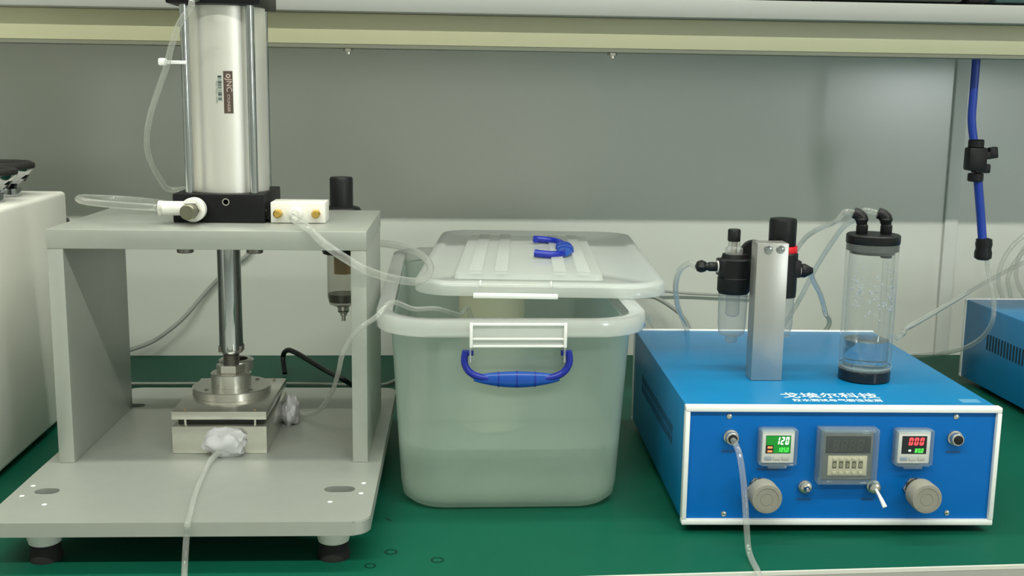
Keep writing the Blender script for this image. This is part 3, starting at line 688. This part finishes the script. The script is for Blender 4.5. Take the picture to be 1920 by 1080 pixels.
obj('body_block', fl3(boxl(lx-.0168, .137, yF-.011, yF+.011, .2175, .2348, .0015)), BLACK, frl)
obj('lubricator_bowl', fl3(lathe([(.0148, .1998), (.0142, .168), (.0132, .1590), (.0100, .1560)], 36, (lx, yF, 0))), BOWL, frl)
obj('bowl_liner', fl3(lathe([(.0070, .1995), (.0070, .178), (.0050, .176)], 24, (lx, yF, 0))), BOWL, frl)
obj('bowl_drain', fl3(lathe([(.0062, .1559), (.0062, .1500), (.0050, .1490)], 20, (lx, yF, 0))), BOWL, frl)
obj('sight_dome', fl3(lathe([(.0088, .2402), (.0088, .2455), (.0060, .2480), (.0058, .2528)], 28, (lx-.0012, yF, 0))), BOWL, frl)
obj('sight_core', fl3(cyl(.0030, .0120, (lx-.0012, yF, .2404), n=16)), STEEL, frl)
obj('dome_cap', fl3(lathe([(.0060, .2530), (.0064, .2540), (.0064, .2640), (.0056, .2652)], 24, (lx-.0018, yF, 0))), BLACK, frl)
obj('pressure_gauge', fl3(lathe([(.0135, 0), (.0135, .010), (.0120, .012)], 36, (.0925, yF+.004, .2395), 'Y')), BLACK, frl)
rx = .1200
obj('regulator_body', fl3(lathe([(.0148, .1970), (.0152, .2030), (.0152, .2410), (.0140, .2422)], 36, (rx, yF, 0))), BLACK, frl)
obj('red_ring', fl3(lathe([(.0139, .2424), (.0142, .2430), (.0142, .2482), (.0139, .2488)], 36, (rx, yF, 0))), RED, frl)
obj('regulator_knob', fl3(lathe([(.0132, .2490), (.0137, .2500), (.0137, .2740), (.0128, .2765), (.0100, .2770)], 40, (rx-.0015, yF, 0))), BLACK, frl)
obj('regulator_bowl', fl3(lathe([(.0138, .1968), (.0132, .168), (.0110, .1560), (.0060, .1540)], 32, (rx, yF, 0))), BOWL, frl)
obj('washer', fl3(ring(.003, .0062, .0012, (lx-.0166, yF, .2268), '-X', 20)), FRAME, frl)
e1 = obj('elbow', fl3(lathe([(.0042, 0), (.0048, .0012), (.0048, .0080), (.0040, .0090), (.0040, .0125)], 20, (lx-.0180, yF, .2268), '-X')), BLACK, frl)
obj('elbow_ball', fl3(mv(lathe([(0, -.0066), (.0046, -.0048), (.0066, 0), (.0046, .0048), (0, .0066)], 18), T((lx-.0335, yF+.001, .2268)))), BLACK, e1)
obj('washer', fl3(ring(.003, .0062, .0012, (.1373, yF, .2235), 'X', 20)), FRAME, frl)
obj('elbow', fl3(lathe([(.0046, 0), (.0070, .0012), (.0072, .0045), (.0030, .0125), (0, .0130)], 20, (.1386, yF, .2235), 'X')), BLACK, frl)
# ================================================================== ACRYLIC TANK
tank = thing('acrylic_tank', 'clear acrylic cylinder half filled with water on the blue box', 'tank', B(.1990, .1055, ZT), R(-1.8151))
TR = .0252
obj('tank_base', lathe([(TR-.001, .0003), (TR, .0012), (TR, .0105), (TR-.001, .0112)], 48), mat('black_acrylic', (.010, .011, .013), .15, 0, .1, 30), tank)
obj('tank_wall', lathe([(TR, .0114), (TR, .1300), (TR-.0035, .1300), (TR-.0035, .0114), (TR, .0114)], 56, cap=False), ACRYL, tank)
obj('base_ring', ring(TR+.0001, TR+.0006, .0012, (0, 0, .0140), n=48), mat('grey_clear_ring', (.32, .34, .33), .3), tank)
plug = obj('tank_plug', lathe([(TR-.0037, .1270), (TR-.0037, .1299), (TR, .1302), (TR, .1370), (TR-.0005, .1372)], 48), mat('grey_plug', (.10, .11, .11), .3), tank)
cap_ = obj('tank_cap', lathe([(TR+.0002, .1374), (TR+.0006, .1380), (TR+.0006, .1450), (TR-.0006, .1462)], 48), BLACK, tank)
for x in (-.0118, .0122):
    e = obj('cap_elbow', lathe([(.0052, .1463), (.0056, .1470), (.0056, .1545), (.0046, .1555), (.0042, .1590)], 20, (x, 0, 0)), BLACK, tank)
    obj('elbow_ball', mv(lathe([(0, -.0068), (.0046, -.0050), (.0066, 0), (.0046, .0050), (0, .0068)], 18), T((x-.001, 0, .1605))), BLACK, e)
    obj('elbow_nozzle', sweep([(x-.001, 0, .1615), (x-.0045, .001, .1650), (x-.0085, .002, .1665)], lambda t: .0062-.0008*t, 16, 5), BLACK, e)
obj('dip_nut', cyl(.0055, .0035, (.0125, -.004, .1232), n=18), BLACK, tank)
obj('dip_tube', sweep([(.0125, -.004, .1230), (.0128, -.004, .08), (.0128, -.004, .042)], .0030, 12, 4), ACRYL, tank)
obj('side_port', lathe([(.0045, 0), (.0045, .004), (.0035, .005)], 16, (TR, 0, .042), 'X'), ACRYL, tank)
dr = bmesh.new()
for k in range(90):
    a = R(random.uniform(-160, -15)); zz = random.gauss(.092, .012); s = random.uniform(.0005, .0014)
    if not .055 < zz < .124: continue
    b = bmesh.new(); bmesh.ops.create_icosphere(b, subdivisions=1, radius=s)
    merge(dr, b, T(((TR-.0036)*math.cos(a), (TR-.0036)*math.sin(a), zz)) @ Matrix.Diagonal((1, 1, 1.3, 1)))
o = obj('droplets', dr, DROP, tank); o['kind'] = 'stuff'
wtr = obj('tank_water', lathe([(TR-.0037, .0116), (TR-.0037, .0405)], 48), WATERG, None, 35, B(.1990, .1055, ZT), (0, 0, R(-1.8151)))
tag(wtr, 'clear water standing in the acrylic cylinder', 'water')
# ================================================================== TUBES, HOSES AND CABLES
def tube(name, pts, r, m, lab, cat='tube', sm=10, n=12):
    o = obj(name, sweep(pts, r, n, sm), m, None, 60); return tag(o, lab, cat, {'tube': 'clear air tubes', 'cable': 'cables behind the machines'}[cat])
zsurf = ZB+.0033
# front of the fixture over the base edge and the bench edge
p_end = atz(349, 985, zsurf)
tube('air_tube', [P(.1480, .0090, .0500), P(.1440, -.004, .0480)] + [atz(385, 880, zsurf), atz(366, 925, zsurf), atz(356, 965, zsurf), atz(351, 985, zsurf+.0006)] + [at(350, 1000, -.080), at(348, 1030, -.084), at(346.5, 1060, -.090), at(345.5, 1085, -.1075), at(345, 1110, -.113), at(345, 1300, -.118)],
     .0026, TUBE, 'clear tube from the front putty over the base plate edge')
# right putty over the column front into the bin
tube('air_tube', [P(.2075, .130, .0570), P(.2190, .122, .0560), at(600, 768, .17), at(622, 735, .13), at(634, 700, .09), at(641, 668, .06), at(654, 640, .052), at(676, 614, .05), at(703, 596, .055),
                  (-.172, .075, .2010), at(775, 579, .11), at(820, 579, .15), at(862, 590, .19), (-.095, .225, .165), (-.085, .245, .10)],
     .0024, TUBE, 'clear tube from the right putty up into the storage bin')
# thick tube from the port block looping over the bin
q0 = P(PBX+.0245, .0540, z0+.0098)
tube('air_tube', [q0, q0+Vector((.001, -.016, .000)), q0+Vector((.005, -.038, -.001)), at(580, 430, .071), at(606, 455, .064), at(645, 483, .062), at(690, 508, .066), at(740, 523, .085), at(785, 527, .12), at(807, 507, .17), at(796, 483, .22), at(765, 466, .27), at(720, 457, .30), at(690, 458, .31), at(660, 450, .32)],
     .0040, TUBE, 'thick clear tube looping from the white port block towards the bin', sm=12, n=14)
# loop left of the flow control fitting
fa = P(FX-.0085-.0245, FY-.009, FZ+.001)
tube('air_tube', [fa+Vector((.012, 0, 0)), fa, at(290, 389, .105), at(240, 386, .115), at(185, 381, .13), at(152, 376, .15), at(150, 371, .175), at(180, 371, .20), at(240, 374, .215), at(300, 380, .225), at(335, 385, .228)],
     .0034, TUBE, 'clear tube curling left from the white fitting on the press')
# tube climbing beside the cylinder
tube('air_tube', [P(.113, .160, .297), at(322, 356, .25), at(300, 335, .23), at(281, 300, .205), at(275, 262, .185), at(282, 215, .165), at(298, 165, .15), at(312, 125, .14), at(322, 85, .13), at(338, 42, .12), at(358, 12, .11), P(AX-.016, CY-HBY-.016, ZCAP+.0075)],
     .0030, TUBE, 'clear tube climbing along the left of the cylinder to its top cap')
tie = thing('cable_tie', 'white cable tie holding the tube to the tie rod', 'cable tie', P(.1000, .0630, .4215), R(-.8))
obj('tie_band', box((.0085, 0, 0), (.0200, .0022, .0034), .0006), FRAME, tie)
obj('tie_head', box((-.0040, -.001, .0003), (.0080, .0065, .0070), .0018), FRAME, tie)
# wall cables left
tube('wall_cable', [at(225, 660, .66), at(247, 655, .665), at(290, 638, .68), at(340, 600, .69), at(380, 555, .70), at(412, 520, .702), at(440, 495, .702), at(470, 470, .702), at(470, 420, .702)], .0030, CABLEG, 'grey cable hanging along the wall behind the press', 'cable')
# black cable on the bench
tube('power_cable', [atz(534, 700, .004), at(531, 668, .60), at(538, 657, .58), at(552, 660, .565), at(580, 676, .535), at(610, 694, .50), at(645, 712, .46), atz(668, 726, .004), atz(700, 735, .004), atz(730, 742, .004)], .0036, BLACK, 'black cable bent up from the bench behind the press', 'cable')
tube('white_strand', [atz(230, 719, .003), atz(330, 719, .003), atz(450, 718, .003), atz(560, 719, .003), atz(645, 721, .003), atz(690, 722, .003), atz(722, 720, .003), atz(745, 711, .003)], .0018, STRANDW, 'thin white strand along the back of the press base', 'cable')  # thin white strand laid along the whole back edge of the base
# tubes at the air preparation unit
eb = B(lx-.0390, yF+.001, .2268)
tube('air_tube', [eb, at(1292, 494, .15), at(1274, 508, .17), at(1267, 535, .20), at(1270, 570, .25), at(1280, 598, .31), at(1292, 630, .37), atz(1296, 655, .01)], .0030, TUBE, 'clear tube bending down from the left elbow of the air unit')
tube('air_tube', [B(.1500, yF+.003, .2245), at(1524, 524, .17), at(1538, 552, .22), at(1547, 585, .29), at(1551, 615, .36), Vector((.335, .43, .05)), Vector((.34, .48, .0035)), Vector((.36, .55, .0035))], .0030, TUBE, 'clear tube dropping from the right elbow of the air unit behind the box')
n1 = B(.1990-.0118-.0085, .1055+.002, ZT+.1665); n2 = B(.1990+.0122-.0085, .1055+.002, ZT+.1665)
tube('air_tube', [n1, n1+Vector((-.008, .004, .000)), at(1565, 416, .18), at(1530, 432, .22), at(1505, 452, .26), at(1482, 490, .30), at(1470, 540, .34), Vector((.250, .385, .06)), Vector((.240, .42, .0035)), Vector((.22, .50, .0035))], .0028, TUBE, 'clear tube from the left elbow of the acrylic cylinder arching behind the knob')
tube('air_tube', [n2, n2+Vector((-.010, .012, .001)), at(1610, 408, .17), at(1582, 425, .20), at(1556, 460, .24), at(1528, 505, .28), at(1505, 550, .31), at(1482, 590, .345), Vector((.276, .390, .06)), Vector((.285, .42, .0035)), Vector((.30, .50, .0035))], .0028, TUBE, 'clear tube from the right elbow of the acrylic cylinder crossing down to the left')
sp = B(.1990+TR+.0045, .1055, ZT+.042)
tube('air_tube', [sp, sp+Vector((.012, .012, .002)), at(1700, 616, .20), at(1740, 593, .30), at(1790, 563, .42), at(1850, 528, .55), at(1920, 492, .62), at(1990, 462, .66), at(2080, 470, .68), at(2140, 560, .69), Vector((.88, .68, .0035))], .0030, TUBE, 'clear tube running from the side of the acrylic cylinder to the right edge')
for k, pts in enumerate(([(1955, 425), (1920, 442), (1893, 468), (1876, 500), (1872, 530), (1880, 560), (1886, 600)], [(1960, 455), (1925, 468), (1903, 492), (1890, 520), (1893, 545), (1899, 575), (1903, 600)], [(1975, 440), (1935, 452), (1912, 480), (1905, 510), (1910, 535), (1922, 560), (1930, 600)])):
    tube('air_tube', [at(u, v, .585+.03*k) for u, v in pts], .0032, TUBE, ['clear tube arching behind the right blue box, outermost of three', 'clear tube arching behind the right blue box, middle of three', 'clear tube arching behind the right blue box, innermost of three'][k])
tube('wall_cable', [at(1190, 540, .690), at(1245, 546, .695), at(1290, 550, .70), at(1350, 553, .70), at(1420, 556, .70)], .0020, CABLEG, 'thin grey cable along the wall right of the bin', 'cable')
tube('wall_cable', [at(1190, 545, .66), at(1225, 556, .66), at(1258, 575, .66), at(1285, 600, .66), at(1300, 640, .66)], .0030, CABLEG, 'grey cable curving down between the bin and the air unit', 'cable')
tube('air_tube', [at(1205, 588, .33), at(1218, 600, .335), at(1228, 615, .34), at(1238, 634, .345)], .0025, TUBE, 'short clear tube end sticking out beside the bin rim')
# front tube from the left air port of the control box
tube('air_tube', [B(.0425, -.0090, .0912), B(.0432, -.016, .0895), B(.0450, -.026, .0820), B(.0470, -.0370, .0600), B(.0485, -.0460, .0300), B(.0490, -.056, .0090), B(.0490, -.070, .0036), B(.0490, -.092, .0012), B(.0490, -.1035, -.012), B(.0490, -.106, -.09)],
     .0027, TUBE, 'clear tube hanging from the left air port of the blue box')
# blue hose with hand valve
HY = .452
hs = thing('air_hose', 'blue air hose with a black hand valve hanging from the shelf', 'hose', at(1842, 480, HY))
h0 = at(1842, 480, HY)
def H(u, v, dy=0): return at(u, v, HY+dy)-h0
obj('hose', sweep([H(1832, 92), H(1830, 118), H(1825, 180), H(1822, 225), H(1826, 266)], .0052, 16, 8), HOSE, hs)
obj('hose', sweep([H(1833, 330), H(1837, 380), H(1840, 420), H(1842, 450)], .0056, 16, 8), HOSE, hs)
vc = H(1829, 298)
vb = obj('valve_body', mv(join(box((0, 0, 0), (.025, .018, .030), .003), box((.008, 0, -.012), (.020, .016, .012), .002)), T(vc)), BLACK, hs)
obj('valve_collar', mv(lathe([(.0085, .0145), (.0098, .0155), (.0098, .0240), (.0085, .0252)], 24), T(vc+Vector((-.0008, 0, 0)))), BLACK, vb)
obj('valve_collar', mv(lathe([(.0085, -.0185), (.0098, -.0195), (.0098, -.0280), (.0085, -.0292)], 24), T(vc+Vector((.002, 0, 0)))), BLACK, vb)
obj('valve_lever', mv(join(box((.013, -.004, .003), (.012, .008, .010), .0015), box((.0215, -.004, .0055), (.011, .009, .0145), .0015)), T(vc) @ RY(-8)), BLACK, vb)
cp = H(1844, 466)
obj('coupling', mv(lathe([(.0062, .014), (.0100, .0125), (.0108, .006), (.0098, .000), (.0112, -.006), (.0108, -.0125), (.0070, -.0150)], 24), T(cp)), BLACK, hs)
tube('air_tube', [at(1850, 486, HY), at(1853, 510, HY), at(1860, 545, .448), at(1864, 575, .442), at(1860, 605, .44), at(1842, 632, .455), at(1810, 652, .49), at(1770, 662, .54), at(1730, 666, .60), Vector((.50, .655, .0035)), Vector((.40, .64, .0035))], .0030, TUBE, 'clear tube curving down from the blue hose over the vented box side')
bpy.context.view_layer.update()
